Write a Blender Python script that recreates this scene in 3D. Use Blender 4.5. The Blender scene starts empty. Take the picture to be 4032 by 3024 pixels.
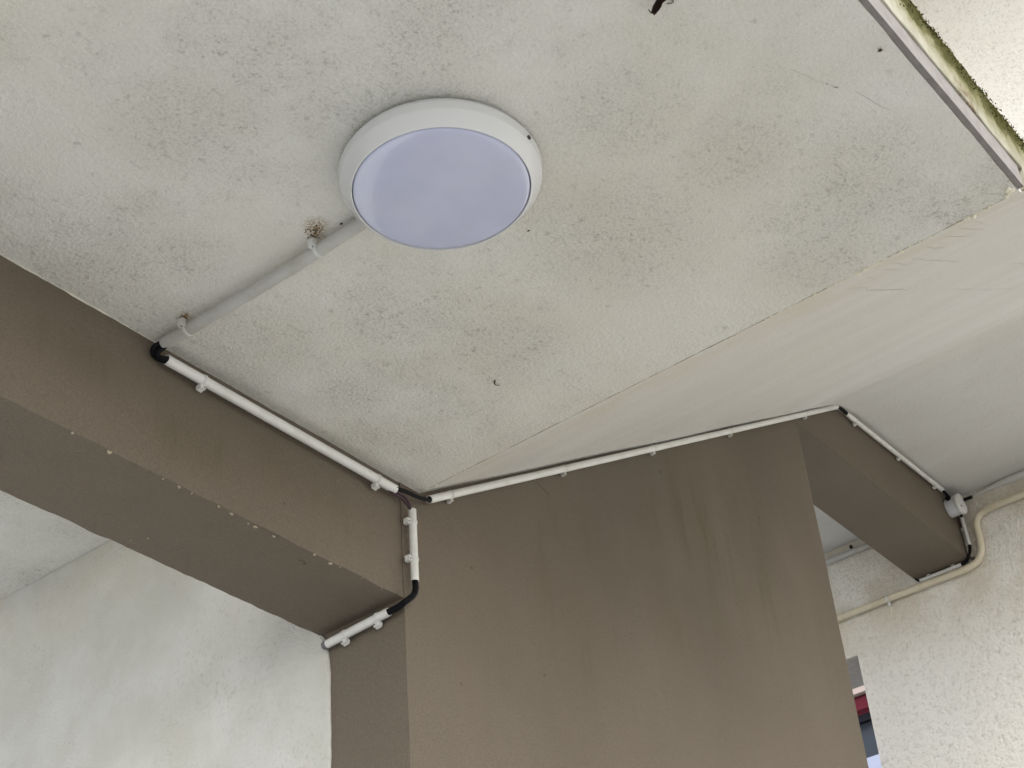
import bpy, bmesh, math, random
from mathutils import Vector, Matrix, noise
random.seed(7)
sc = bpy.context.scene
col = sc.collection
R_ = math.radians

# ------------------------------------------------------------------ camera
cd = bpy.data.cameras.new('camera')
cam = bpy.data.objects.new('camera', cd); col.objects.link(cam)
cd.sensor_width = 36.0; cd.lens = 57.92; cd.clip_start = 0.02; cd.clip_end = 500
right = Vector((0.62285749, -0.77910754, -0.0709929))
down = Vector((0.42017124, 0.40968633, -0.80969947))
fwd = Vector((0.65992779, 0.47449821, 0.58253478))
m = Matrix((right, -down, -fwd)).transposed().to_4x4()
m.translation = Vector((0, 0, 1.5))
cam.matrix_world = m
sc.camera = cam

# ------------------------------------------------------------------ light
SUN_EL, SUN_AZ = 38.0, 232.0     # azimuth: direction the light comes from, degrees anticlockwise from +X
w = bpy.data.worlds.new('World'); sc.world = w; w.use_nodes = True
nt = w.node_tree
bg = nt.nodes['Background']
sky = nt.nodes.new('ShaderNodeTexSky'); sky.sky_type = 'NISHITA'; sky.sun_disc = False
sky.sun_elevation = R_(SUN_EL); sky.sun_rotation = R_(90 - SUN_AZ)
sky.air_density = 1.0; sky.dust_density = 2.0; sky.ozone_density = 0.6
bw = nt.nodes.new('ShaderNodeRGBToBW'); cloud = nt.nodes.new('ShaderNodeMix'); cloud.data_type = 'RGBA'    # thin overcast: the sky mostly grey
nt.links.new(sky.outputs[0], bw.inputs[0]); nt.links.new(sky.outputs[0], cloud.inputs[6]); nt.links.new(bw.outputs[0], cloud.inputs[7])
cloud.inputs[0].default_value = 0.75
nt.links.new(cloud.outputs[2], bg.inputs[0]); bg.inputs[1].default_value = 0.15
sd = bpy.data.lights.new('sun', 'SUN'); sd.energy = 0.5; sd.angle = R_(40); sd.color = (1, 0.975, 0.94)
so = bpy.data.objects.new('sun', sd); col.objects.link(so)
dirv = Vector((math.cos(R_(SUN_EL)) * math.cos(R_(SUN_AZ)), math.cos(R_(SUN_EL)) * math.sin(R_(SUN_AZ)), math.sin(R_(SUN_EL))))
so.location = dirv * 20; so.rotation_euler = dirv.to_track_quat('Z', 'Y').to_euler()
sc.view_settings.view_transform = 'Standard'; sc.view_settings.look = 'None'
sc.view_settings.exposure = 1.80; sc.view_settings.gamma = 1
sc.cycles.max_bounces = 10; sc.cycles.diffuse_bounces = 6

# ------------------------------------------------------------------ key levels (metres)
ZA = 3.10      # underside of the lower landing
ZU = 4.316     # underside of the upper landing
YE = 0.456     # open edge of the landing
YW = 1.638     # near face of the brown wall and its beams
YB = 1.835     # far face of them
XC = 1.907     # end face of the brown wall
XR = 3.643     # other end of the brown wall
XK = 1.960     # crease landing / flight
SL = 0.603     # slope of the flight
XU = XK + (ZU - ZA) / SL
XF = 4.763     # roughcast wall
ZL = 2.865     # underside of near beam
ZM = 4.084     # underside of far beam

# ------------------------------------------------------------------ node helpers
class N:
    def __init__(s, name):
        s.m = bpy.data.materials.new(name); s.m.use_nodes = True
        s.t = s.m.node_tree; s.b = s.t.nodes['Principled BSDF']
        s.pos = s.t.nodes.new('ShaderNodeNewGeometry').outputs['Position']
    def new(s, ty, **k):
        n = s.t.nodes.new(ty)
        for a, v in k.items(): setattr(n, a, v)
        return n
    def link(s, a, b): s.t.links.new(a, b)
    def map(s, scale=(1, 1, 1), loc=(0, 0, 0), rot=(0, 0, 0)):
        n = s.new('ShaderNodeMapping'); n.inputs['Scale'].default_value = scale
        n.inputs['Location'].default_value = loc; n.inputs['Rotation'].default_value = rot
        s.link(s.pos, n.inputs[0]); return n.outputs[0]
    def noise(s, scale, detail=4, rough=0.55, vec=None, dist=0.0):
        n = s.new('ShaderNodeTexNoise'); n.inputs['Scale'].default_value = scale
        n.inputs['Detail'].default_value = detail; n.inputs['Roughness'].default_value = rough
        n.inputs['Distortion'].default_value = dist
        s.link(vec or s.pos, n.inputs['Vector']); return n.outputs['Fac']
    def ramp(s, v, a, b, lo=0.0, hi=1.0):
        n = s.new('ShaderNodeMapRange'); n.interpolation_type = 'SMOOTHSTEP'
        for i, x in ((1, a), (2, b), (3, lo), (4, hi)): n.inputs[i].default_value = x
        s.link(v, n.inputs[0]); return n.outputs[0]
    def math(s, op, a, b=None, c=None):
        n = s.new('ShaderNodeMath', operation=op)
        for i, x in enumerate((a, b, c)):
            if x is None: continue
            if isinstance(x, (int, float)): n.inputs[i].default_value = x
            else: s.link(x, n.inputs[i])
        return n.outputs[0]
    def mix(s, f, a, b):
        n = s.new('ShaderNodeMix', data_type='RGBA')
        for i, x in ((0, f), (6, a), (7, b)):
            if isinstance(x, (int, float)): n.inputs[i].default_value = x
            elif isinstance(x, tuple): n.inputs[i].default_value = (*x, 1)
            else: s.link(x, n.inputs[i])
        return n.outputs[2]
    def spot(s, p, rad, inner=0.0):      # 1 at p, 0 beyond rad
        d = s.new('ShaderNodeVectorMath', operation='DISTANCE'); s.link(s.pos, d.inputs[0]); d.inputs[1].default_value = p
        return s.ramp(d.outputs['Value'], inner, rad, 1.0, 0.0)
    def ell(s, p, sc_, rad):             # elliptical spot
        mp = s.map(scale=sc_)
        d = s.new('ShaderNodeVectorMath', operation='DISTANCE'); s.link(mp, d.inputs[0])
        d.inputs[1].default_value = tuple(p[i] * sc_[i] for i in range(3))
        return s.ramp(d.outputs['Value'], 0.0, rad, 1.0, 0.0)
    def xyz(s):
        n = s.new('ShaderNodeSeparateXYZ'); s.link(s.pos, n.inputs[0]); return n.outputs
    def bump(s, h, strength=0.5, dist=0.002, prev=None):
        n = s.new('ShaderNodeBump'); n.inputs['Strength'].default_value = strength; n.inputs['Distance'].default_value = dist
        s.link(h, n.inputs['Height'])
        if prev is not None: s.link(prev, n.inputs['Normal'])
        return n.outputs[0]
    def done(s, colr, rough=0.9, normal=None, spec=0.3):
        if isinstance(colr, tuple): s.b.inputs['Base Color'].default_value = (*colr, 1)
        else: s.link(colr, s.b.inputs['Base Color'])
        if isinstance(rough, (int, float)): s.b.inputs['Roughness'].default_value = rough
        else: s.link(rough, s.b.inputs['Roughness'])
        s.b.inputs['Specular IOR Level'].default_value = spec
        if normal is not None: s.link(normal, s.b.inputs['Normal'])
        return s.m

def mat_soffit():
    n = N('mouldy_soffit_paint')
    grain = n.noise(420, 3, 0.6)
    mid = n.noise(5.5, 5, 0.6)
    base = n.mix(n.ramp(mid, 0.35, 0.65), (0.785, 0.775, 0.725), (0.825, 0.82, 0.79))
    base = n.mix(n.ramp(n.noise(2.1, 3, 0.5, n.map(loc=(3, 1, 0))), 0.42, 0.68, 0, 0.45), base, (0.77, 0.735, 0.63))
    patch = n.ramp(n.noise(3.0, 4, 0.62, n.map(loc=(0.35, 0.8, 0))), 0.44, 0.66)
    for p, r in (((1.75, 0.62, ZA), .16), ((1.42, 0.80, ZA), .15), ((1.62, 0.95, ZA), .22), ((1.60, .72, ZA), .14), ((1.15, 1.58, ZA), .12), ((1.72, 1.25, ZA), .16), ((1.65, 1.5, ZA), .10), ((1.05, 1.25, ZA), .16), ((1.22, 1.45, ZA), .10), ((1.88, 0.75, ZA), .14), ((1.45, 1.5, ZA), .12)):
        patch = n.math('MAXIMUM', patch, n.math('MULTIPLY', n.spot(p, r, r * .2), 0.85))
    sp = n.ramp(n.noise(210, 4, 0.75), 0.44, 0.68)
    sp2 = n.ramp(n.noise(85, 6, 0.8), 0.53, 0.67)
    f = n.math('MULTIPLY', n.math('ADD', n.math('MULTIPLY', sp, 0.42), n.math('MULTIPLY', sp2, 0.62)), n.math('ADD', n.math('MULTIPLY', patch, 0.85), 0.18))
    c = n.mix(n.math('MULTIPLY', n.math('MULTIPLY', patch, n.ramp(n.noise(22, 5, .7), .25, .7, .35, 1)), 0.28), base, (0.40, 0.385, 0.33))
    c = n.mix(f, c, (0.29, 0.275, 0.235))
    c = n.mix(n.ramp(n.noise(260, 4, .7), .32, .68, .0, .20), c, (0.47, 0.455, 0.41))
    # sparse separate mould spots
    v = n.new('ShaderNodeTexVoronoi'); v.inputs['Scale'].default_value = 34; v.inputs['Randomness'].default_value = 1
    wv = n.new('ShaderNodeVectorMath', operation='ADD'); n.link(n.pos, wv.inputs[0])
    nz = n.new('ShaderNodeTexNoise'); nz.inputs['Scale'].default_value = 120; n.link(n.pos, nz.inputs['Vector'])
    scl = n.new('ShaderNodeVectorMath', operation='SCALE'); scl.inputs['Scale'].default_value = 0.012; n.link(nz.outputs['Color'], scl.inputs[0]); n.link(scl.outputs[0], wv.inputs[1])
    n.link(wv.outputs[0], v.inputs['Vector'])
    sel = n.new('ShaderNodeSeparateColor'); n.link(v.outputs['Color'], sel.inputs[0])
    dot = n.math('MULTIPLY', n.ramp(v.outputs['Distance'], 0.05, 0.21, 1, 0), n.ramp(sel.outputs[0], 0.6, 1.0))
    c = n.mix(n.math('MULTIPLY', dot, 0.4), c, (0.30, 0.29, 0.25))
    # rust-brown dirt where the clips are screwed
    for p, r in (((1.305, 1.262, ZA), .022), ((1.322, 1.275, ZA), .014), ((1.318, 1.555, ZA), .014)):
        c = n.mix(n.math('MULTIPLY', n.spot(p, r * 1.3, .001), n.ramp(n.noise(260, 4, .7), .36, .6)), c, (0.30, 0.20, 0.09))
    c = n.mix(n.ramp(n.noise(1.7, 2, .5, n.map(loc=(9, 2, 0))), .5, .75, 0, .2), c, (0.66, 0.62, 0.52))
    nrm = n.bump(n.noise(150, 5, 0.68), 1.0, 0.0050)
    nrm = n.bump(grain, 0.5, 0.0012, nrm)
    nrm = n.bump(n.noise(14, 3, 0.5), 0.35, 0.008, nrm)
    return n.done(c, 0.92, nrm, 0.25)

def mat_flight():
    n = N('stair_flight_paint')
    st = n.noise(7, 5, 0.6, n.map(scale=(1.0, 0.25, 1.0), rot=(0, 0, R_(14))))
    c = n.mix(n.ramp(st, 0.30, 0.72), (0.555, 0.55, 0.525), (0.60, 0.60, 0.585))
    c = n.mix(n.ramp(n.noise(2.6, 3, .5), .45, .7, 0, .3), c, (0.58, 0.56, 0.50))
    c = n.mix(n.math('MULTIPLY', n.ramp(n.noise(90, 5, .7, n.map(scale=(.6, 1, 1))), .55, .72), .3), c, (0.36, 0.33, 0.27))
    x = n.xyz()
    damp = n.math('MULTIPLY', n.ramp(x[0], XK + .02, XK + .28, 1, 0), n.ramp(n.noise(11, 4, .6), .3, .6))
    c = n.mix(n.math('MULTIPLY', damp, .35), c, (0.50, 0.44, 0.31))
    c = n.mix(n.ramp(n.noise(260, 3, .6), .32, .68, 0, .14), c, (0.40, 0.39, 0.36))
    nrm = n.bump(n.noise(150, 4, 0.6), 0.6, 0.0022)
    nrm = n.bump(n.noise(8, 3, 0.5, n.map(scale=(1, .3, 1))), 0.3, 0.010, nrm)
    return n.done(c, 0.85, nrm, 0.3)

def mat_upper():
    n = N('upper_landing_paint')
    c = n.mix(n.ramp(n.noise(3, 4, .5), .35, .65), (0.52, 0.50, 0.465), (0.58, 0.565, 0.535))
    nrm = n.bump(n.noise(120, 4, 0.6), 0.25, 0.0012)
    return n.done(c, 0.88, nrm, 0.25)

def mat_brown():
    n = N('brown_masonry_paint')
    c = n.mix(n.ramp(n.noise(2.4, 5, .55), .36, .66), (0.150, 0.122, 0.092), (0.169, 0.139, 0.107))
    vs = n.noise(15, 6, .68, n.map(scale=(1, 1, .16)))
    g = n.ramp(vs, .46, .70)
    reg = None
    for p, sc_, r in (((2.43, YW, 3.11), (1, 1, .45), .16), ((2.77, YW, 3.25), (1, 1, .35), .14), ((2.98, YW, 3.45), (1, 1, .5), .20), ((3.2, YW, 3.5), (1, 1, .5), .2),
                      ((1.42, YW, 2.955), (.5, 1, 1), .075), ((1.74, YW, 2.985), (.5, 1, 1), .09), ((1.20, YW, 3.0), (.5, 1, 1), .07), ((1.6, YW, 3.0), (.5, 1, 1), .08)):
        e = n.ell(p, sc_, r)
        reg = e if reg is None else n.math('MAXIMUM', reg, e)
    f = n.math('MULTIPLY', n.math('ADD', n.math('MULTIPLY', g, .60), .18), n.math('ADD', n.math('MULTIPLY', reg, 1.1), .13))
    stain_shade = n.math('MULTIPLY', n.math('MAXIMUM', n.ell((2.75, YW, 3.35), (1, 1, .9), .62), n.math('MAXIMUM', n.ell((3.35, YW, 3.75), (1, 1, .8), .60), n.math('MULTIPLY', n.ramp(n.xyz()[0], 3.3, 3.7), .5))), n.ramp(n.noise(3.2, 4, .6, n.map(scale=(1, 1, .5))), .25, .6))  # mid-wall mould stain, plus shade painted over the upper right and far beam
    c = n.mix(n.math('MULTIPLY', stain_shade, .50), c, (0.084, 0.070, 0.050))
    c = n.mix(f, c, (0.080, 0.068, 0.032))
    c = n.mix(n.math('MULTIPLY', n.ramp(n.noise(6, 4, .6, n.map(loc=(4, 0, 2), scale=(1, 1, .35))), .55, .78), .12), c, (0.17, 0.115, 0.070))
    c = n.mix(n.ramp(n.noise(260, 4, .75), .30, .70, 0, .55), c, (0.082, 0.067, 0.048))
    c = n.mix(n.math('MULTIPLY', n.ramp(n.noise(38, 6, .8), .56, .74), .35), c, (0.080, 0.066, 0.046))
    # small dirt marks
    for p, r in (((2.838, YW, 3.548), .006), ((1.796, YW, 2.677), .008), ((1.821, YW, 2.632), .009), ((1.894, YW, 2.730), .006), ((2.10, YW, 3.0), .005), ((2.3, YW, 2.85), .005), ((2.62, YW, 3.05), .004), ((3.1, YW, 3.3), .006), ((2.05, YW, 2.75), .004), ((3.3, YW, 3.62), .007), ((1.62, YW, 2.93), .005), ((1.05, YW, 2.99), .004)):
        c = n.mix(n.math('MULTIPLY', n.spot(p, r, .001), .75), c, (0.05, 0.04, 0.03))
    for p, r in (((1.694, 1.668, ZL), .014), ((1.70, 1.676, ZL), .008)):
        c = n.mix(n.math('MULTIPLY', n.spot(p, r, .001), n.ramp(n.noise(190, 3, .6), .48, .56)), c, (0.06, 0.045, 0.03))
    nrm = n.bump(n.noise(230, 4, 0.62), 0.7, 0.0020)
    nrm = n.bump(n.noise(16, 4, 0.55), 0.4, 0.006, nrm)
    return n.done(c, 0.78, nrm, 0.35)

def mat_rough():
    n = N('roughcast_render')
    a = n.noise(95, 5, 0.62)
    b = n.noise(40, 4, 0.6)
    pits = n.ramp(a, 0.34, 0.50, 1, 0)
    c = n.mix(n.ramp(n.noise(1.6, 4, .55), .35, .7), (0.81, 0.775, 0.70), (0.84, 0.815, 0.765))
    c = n.mix(n.math('MULTIPLY', pits, .30), c, (0.38, 0.345, 0.28))
    c = n.mix(n.math('MULTIPLY', n.ramp(n.noise(30, 5, .7, n.map(loc=(3, 3, 3))), .60, .70), .45), c, (0.40, 0.36, 0.29))
    x = n.xyz()
    d = n.math('MULTIPLY', n.ramp(x[2], 3.75, 4.05), n.ramp(x[2], 4.7, 4.9, 1, 0))
    d = n.math('MULTIPLY', d, n.ramp(n.noise(5, 4, .6), .30, .62))
    c = n.mix(n.math('MULTIPLY', d, .55), c, (0.56, 0.475, 0.34))
    nrm = n.bump(a, 1.0, 0.009)
    nrm = n.bump(b, 0.6, 0.010, nrm)
    return n.done(c, 0.95, nrm, 0.15)

def mat_fascia():
    n = N('mossy_slab_edge')
    x = n.xyz()
    nz = n.noise(9, 6, .7, n.map(scale=(1, 1, 1)))
    nf = n.noise(70, 5, .7)
    c = n.mix(n.ramp(n.noise(12, 4, .6), .35, .65), (0.24, 0.23, 0.175), (0.33, 0.32, 0.265))
    lim = n.math('ADD', n.math('MULTIPLY', n.math('SUBTRACT', nz, .5), .16), n.math('MULTIPLY', n.math('SUBTRACT', nf, .5), .05))
    h = n.math('ADD', x[2], lim)
    c = n.mix(n.ramp(h, 3.150, 3.215, 0, .8), c, (0.15, 0.14, 0.055))
    c = n.mix(n.ramp(h, 3.185, 3.225), c, (0.050, 0.048, 0.014))
    c = n.mix(n.math('MULTIPLY', n.spot((1.79, YE, 3.15), .06, .01), n.ramp(nf, .4, .6)), c, (0.12, 0.085, 0.05))
    nrm = n.bump(nf, .6, .004)
    return n.done(c, .95, nrm, .1)

def mat_moss():
    n = N('moss')
    c = n.mix(n.ramp(n.noise(60, 4, .6), .35, .65), (0.020, 0.019, 0.007), (0.075, 0.070, 0.018))
    return n.done(c, 1.0, n.bump(n.noise(900, 3, .6), .8, .002), .05)

def mat_plain(name, c, rough=.5, spec=.5, bscale=None, bstr=.2, bd=.0005, var=.0):
    n = N(name)
    cc = c
    if var: cc = n.mix(n.ramp(n.noise(40, 4, .6), .35, .65), c, tuple(v * (1 - var) for v in c))
    nrm = n.bump(n.noise(bscale, 3, .6), bstr, bd) if bscale else None
    return n.done(cc, rough, nrm, spec)

def mat_conduit(name, c, dirt=.3):
    n = N(name)
    cc = n.mix(n.ramp(n.noise(18, 5, .65), .42, .68, 0, dirt), c, tuple(v * k for v, k in zip(c, (.70, .66, .56))))
    cc = n.mix(n.math('MULTIPLY', n.ramp(n.noise(330, 3, .7), .56, .7), .25), cc, tuple(v * .6 for v in c))
    return n.done(cc, .42, n.bump(n.noise(300, 3, .6), .12, .0004), .45)

def mat_ground():
    n = N('concrete_paving')
    c = n.mix(n.ramp(n.noise(1.5, 6, .6), .35, .65), (0.30, 0.30, 0.285), (0.36, 0.36, 0.345))
    return n.done(c, .9, n.bump(n.noise(60, 4, .6), .4, .004), .2)

def mat_whitewall():
    n = N('white_wall_plaster')
    c = n.mix(n.ramp(n.noise(4, 5, .6), .35, .66), (0.62, 0.61, 0.56), (0.71, 0.705, 0.675))
    x = n.xyz()
    f = n.math('MULTIPLY', n.ramp(x[2], 3.02, 3.28), n.ramp(n.noise(9, 5, .65), .38, .62))
    c = n.mix(n.math('MULTIPLY', f, .45), c, (0.62, 0.58, 0.47))
    f = n.math('MULTIPLY', n.ramp(n.noise(120, 5, .7), .5, .68), n.ramp(n.noise(5, 4, .6, n.map(loc=(5, 1, 2))), .42, .66))
    c = n.mix(n.math('MULTIPLY', f, .35), c, (0.36, 0.34, 0.30))
    nrm = n.bump(n.noise(150, 5, .68), .9, .005)
    nrm = n.bump(n.noise(28, 4, .6), .35, .006, nrm)
    return n.done(c, .93, nrm, .2)

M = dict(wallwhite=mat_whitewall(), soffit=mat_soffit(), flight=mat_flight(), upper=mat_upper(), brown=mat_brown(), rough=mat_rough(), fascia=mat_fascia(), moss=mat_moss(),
         band=mat_plain('grey_drip_band', (0.225, 0.21, 0.20), .85, .2, 90, .3, .001, .15),
         conduit=mat_conduit('white_conduit', (0.66, 0.66, 0.64)), conduit_grey=mat_conduit('grey_conduit', (0.46, 0.46, 0.44), .5),
         clip=mat_conduit('conduit_clip', (0.62, 0.62, 0.60)),
         beige=mat_conduit('beige_pipe_paint', (0.60, 0.54, 0.41), .4),
         rubber=mat_plain('black_cable', (0.0022, 0.0022, 0.004), .6, .15, 400, .2, .0003),
         maroon_cable=mat_plain('maroon_cable', (0.028, 0.005, 0.012), .4, .5),
         cap=mat_plain('grey_end_cap', (0.11, 0.11, 0.12), .5, .5),
         housing=mat_plain('lamp_housing', (0.62, 0.63, 0.64), .25, .5, 30, .04, .001),
         screw=mat_plain('dark_screw', (0.03, 0.025, 0.02), .5, .5),
         drip=mat_plain('white_paint_drip', (0.70, 0.67, 0.55), .6, .4),
         brown_drip=mat_plain('pale_paint_drip', (0.34, 0.29, 0.21), .5, .4),
         seam=mat_plain('seam_dirt', (0.33, 0.30, 0.22), .95, .05), crack=mat_plain('hairline_crack', (0.45, 0.43, 0.40), .95, .05),
         darkcrack=mat_plain('dark_crack', (0.10, 0.07, 0.05), .95, .05),
         leaf=mat_plain('dead_leaf', (0.055, 0.030, 0.022), .7, .3, 300, .6, .002, .5),
         twig=mat_plain('dead_twig', (0.075, 0.06, 0.045), .9, .1),
         bug=mat_plain('insect_shell', (0.030, 0.010, 0.008), .4, .5),
         mud=mat_plain('brown_dirt', (0.27, 0.175, 0.075), 1, .05, 500, .8, .002, .5),
         ground=mat_ground(), boxgrey=mat_conduit('grey_box_plastic', (0.50, 0.51, 0.53), .2),
         maroon=mat_plain('maroon_paint', (0.13, 0.004, 0.018), .5, .4), pinktrim=mat_plain('pale_trim', (0.62, 0.50, 0.46), .7, .3),
         slate=mat_plain('slate_cladding', (0.055, 0.068, 0.088), .6, .4, 30, .1, .001), dark=mat_plain('dark_gutter_shadow', (0.006, 0.006, 0.014), .5, .3),
         paleblue=mat_plain('pale_blue_paint', (0.55, 0.60, 0.80), .6, .3), buff=mat_plain('buff_render', (0.45, 0.42, 0.36), .9, .2, 60, .4, .004, .1),
         lintel=mat_plain('lintel_paint', (0.40, 0.365, 0.33), .85, .2, 150, .3, .001, .12))
# opal diffuser of the lamp: glossy lilac plastic, faintly see-through
n = N('opal_diffuser')
dc = n.mix(n.ramp(n.noise(14, 2, .5), .35, .65), (0.48, 0.51, 0.685), (0.51, 0.54, 0.715))
dc = n.mix(n.math('MULTIPLY', n.ramp(n.noise(11, 5, .7, n.map(loc=(2, 2, 0))), .45, .7), .22), dc, (0.60, 0.60, 0.66))
dc = n.mix(n.math('MULTIPLY', n.ramp(n.noise(420, 3, .7), .66, .74), .35), dc, (0.30, 0.29, 0.30))
dm = n.done(dc, .14, n.bump(n.noise(9, 2, .5), .05, .004), .6)
n.b.inputs['Coat Weight'].default_value = 1.0; n.b.inputs['Coat Roughness'].default_value = .035
M['diffuser'] = dm

# ------------------------------------------------------------------ mesh helpers
def tag(o, label=None, cat=None, group=None, kind=None):
    for k, v in (('label', label), ('category', cat), ('group', group), ('kind', kind)):
        if v: o[k] = v
    return o
def wloc(o):
    v = Vector(o.location)
    while o.parent: o = o.parent; v += Vector(o.location)
    return v
def thing(name, loc, label, cat, group=None):
    e = bpy.data.objects.new(name, None); e.empty_display_size = .05; col.objects.link(e); e.location = loc
    return tag(e, label, cat, group)
def build(name, bm, mt, parent=None, smooth=False, rev=True):
    vs = [v.co for v in bm.verts]
    lo = Vector([min(v[i] for v in vs) for i in range(3)]); hi = Vector([max(v[i] for v in vs) for i in range(3)])
    c = (lo + hi) / 2
    for v in bm.verts: v.co -= c
    if rev: bmesh.ops.recalc_face_normals(bm, faces=bm.faces)
    me = bpy.data.meshes.new(name)
    if smooth:
        for f in bm.faces: f.smooth = True
    bm.to_mesh(me); bm.free()
    o = bpy.data.objects.new(name, me); col.objects.link(o)
    if parent: o.parent = parent; o.location = c - wloc(parent)
    else: o.location = c
    for x in (mt if isinstance(mt, (list, tuple)) else [mt]): me.materials.append(x)
    return o
def sharp(o, ang=35):
    me = o.data
    bm = bmesh.new(); bm.from_mesh(me)
    for e in bm.edges:
        if len(e.link_faces) == 2 and e.calc_face_angle(0) > R_(ang): e.smooth = False
    bm.to_mesh(me); bm.free()
    return o
def box(bm, x0, x1, y0, y1, z0, z1):
    vs = [bm.verts.new((x, y, z)) for x in (x0, x1) for y in (y0, y1) for z in (z0, z1)]
    for f in ((0, 1, 3, 2), (4, 6, 7, 5), (0, 4, 5, 1), (2, 3, 7, 6), (0, 2, 6, 4), (1, 5, 7, 3)): bm.faces.new([vs[i] for i in f])
def orbox(bm, c, ax, ay, az, sx, sy, sz):
    c = Vector(c); vs = []
    for x in (-1, 1):
        for y in (-1, 1):
            for z in (-1, 1): vs.append(bm.verts.new(c + ax * (x * sx / 2) + ay * (y * sy / 2) + az * (z * sz / 2)))
    for f in ((0, 1, 3, 2), (4, 6, 7, 5), (0, 4, 5, 1), (2, 3, 7, 6), (0, 2, 6, 4), (1, 5, 7, 3)): bm.faces.new([vs[i] for i in f])
def gridbox(bm, x0, x1, y0, y1, z0, z1, nx, ny, nz, jit):
    def face(f, nu, nv):
        g = [[bm.verts.new(f(i / nu, j / nv)) for j in range(nv + 1)] for i in range(nu + 1)]
        for i in range(nu):
            for j in range(nv): bm.faces.new((g[i][j], g[i + 1][j], g[i + 1][j + 1], g[i][j + 1]))
    L = lambda a, b, t: a + (b - a) * t
    for z in (z0, z1): face(lambda u, v, z=z: (L(x0, x1, u), L(y0, y1, v), z), nx, ny)
    for y in (y0, y1): face(lambda u, v, y=y: (L(x0, x1, u), y, L(z0, z1, v)), nx, nz)
    for x in (x0, x1): face(lambda u, v, x=x: (x, L(y0, y1, u), L(z0, z1, v)), ny, nz)
    bmesh.ops.remove_doubles(bm, verts=bm.verts, dist=1e-5)
    for v in bm.verts: v.co += jit(v.co)
def njit(amp, s1=18, s2=70):
    def f(p):
        a = Vector(p)
        return Vector((0, noise.noise(a * s1) + .5 * noise.noise(a * s2), noise.noise(a * s1 + Vector((7, 3, 9))) + .5 * noise.noise(a * s2 + Vector((1, 8, 2))))) * amp
    return f
def prism_xz(bm, pts, y0, y1):
    a = [bm.verts.new((x, y0, z)) for x, z in pts]; b = [bm.verts.new((x, y1, z)) for x, z in pts]
    bm.faces.new(a); bm.faces.new(b[::-1]); k = len(pts)
    for i in range(k): bm.faces.new((a[i], b[i], b[(i + 1) % k], a[(i + 1) % k]))
def smoothpath(pts, sub=8):
    P = [Vector(p) for p in pts]
    if len(P) < 3: return P
    P = [P[0] * 2 - P[1]] + P + [P[-1] * 2 - P[-2]]; out = []
    for i in range(1, len(P) - 2):
        for k in range(sub):
            t = k / sub; a, b, c, d = P[i - 1:i + 3]
            out.append(.5 * ((2 * b) + (c - a) * t + (2 * a - 5 * b + 4 * c - d) * t * t + (3 * b - a - 3 * c + d) * t ** 3))
    out.append(P[-2]); return out
def frames(P):
    T = [(P[min(i + 1, len(P) - 1)] - P[max(i - 1, 0)]).normalized() for i in range(len(P))]
    u = T[0].orthogonal().normalized(); out = []
    for t in T:
        u = (u - t * u.dot(t)).normalized(); out.append((u, t.cross(u)))
    return out
def tube(bm, P, r, seg=16, hollow=None, r2=None):
    P = [Vector(p) for p in P]; F = frames(P); rings = []
    for i, (p, (u, v)) in enumerate(zip(P, F)):
        rr = r(i / (len(P) - 1)) if callable(r) else r
        rings.append([bm.verts.new(p + (u * math.cos(a) + v * math.sin(a)) * rr) for a in [2 * math.pi * k / seg for k in range(seg)]])
    def join(A, B):
        for k in range(seg): bm.faces.new((A[k], A[(k + 1) % seg], B[(k + 1) % seg], B[k]))
    for A, B in zip(rings, rings[1:]): join(A, B)
    if hollow:
        ins = [[bm.verts.new(P[i] + (F[i][0] * math.cos(a) + F[i][1] * math.sin(a)) * hollow) for a in [2 * math.pi * k / seg for k in range(seg)]] for i in range(len(P))]
        for A, B in zip(ins, ins[1:]): join(B, A)
        join(ins[0], rings[0]); join(rings[-1], ins[-1])
    else:
        bm.faces.new(rings[0][::-1]); bm.faces.new(rings[-1])
def lathe(bm, prof, seg=96, axis=Vector((0, 0, 1)), org=Vector((0, 0, 0)), cap0=True, cap1=True):
    u = axis.orthogonal().normalized(); v = axis.cross(u); rings = []
    for r, h in prof:
        rings.append([bm.verts.new(org + axis * h + (u * math.cos(a) + v * math.sin(a)) * r) for a in [2 * math.pi * k / seg for k in range(seg)]])
    for A, B in zip(rings, rings[1:]):
        for k in range(seg): bm.faces.new((A[k], A[(k + 1) % seg], B[(k + 1) % seg], B[k]))
    if cap0: bm.faces.new(rings[0][::-1])
    if cap1: bm.faces.new(rings[-1])
def blob(bm, p, r, sq=(1, 1, 1), sub=2, amp=.3):
    g = bmesh.ops.create_icosphere(bm, subdivisions=sub, radius=r)
    o = Vector((random.random() * 50, 3, 9))
    for v in g['verts']:
        k = 1 + amp * noise.noise(v.co / r * 1.2 + o)
        v.co = Vector((v.co.x * sq[0], v.co.y * sq[1], v.co.z * sq[2])) * k + Vector(p)

# ------------------------------------------------------------------ ground
bm = bmesh.new(); box(bm, -60, 60, -60, 60, -.3, 0)
tag(build('ground', bm, M['ground']), kind='structure')

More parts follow.
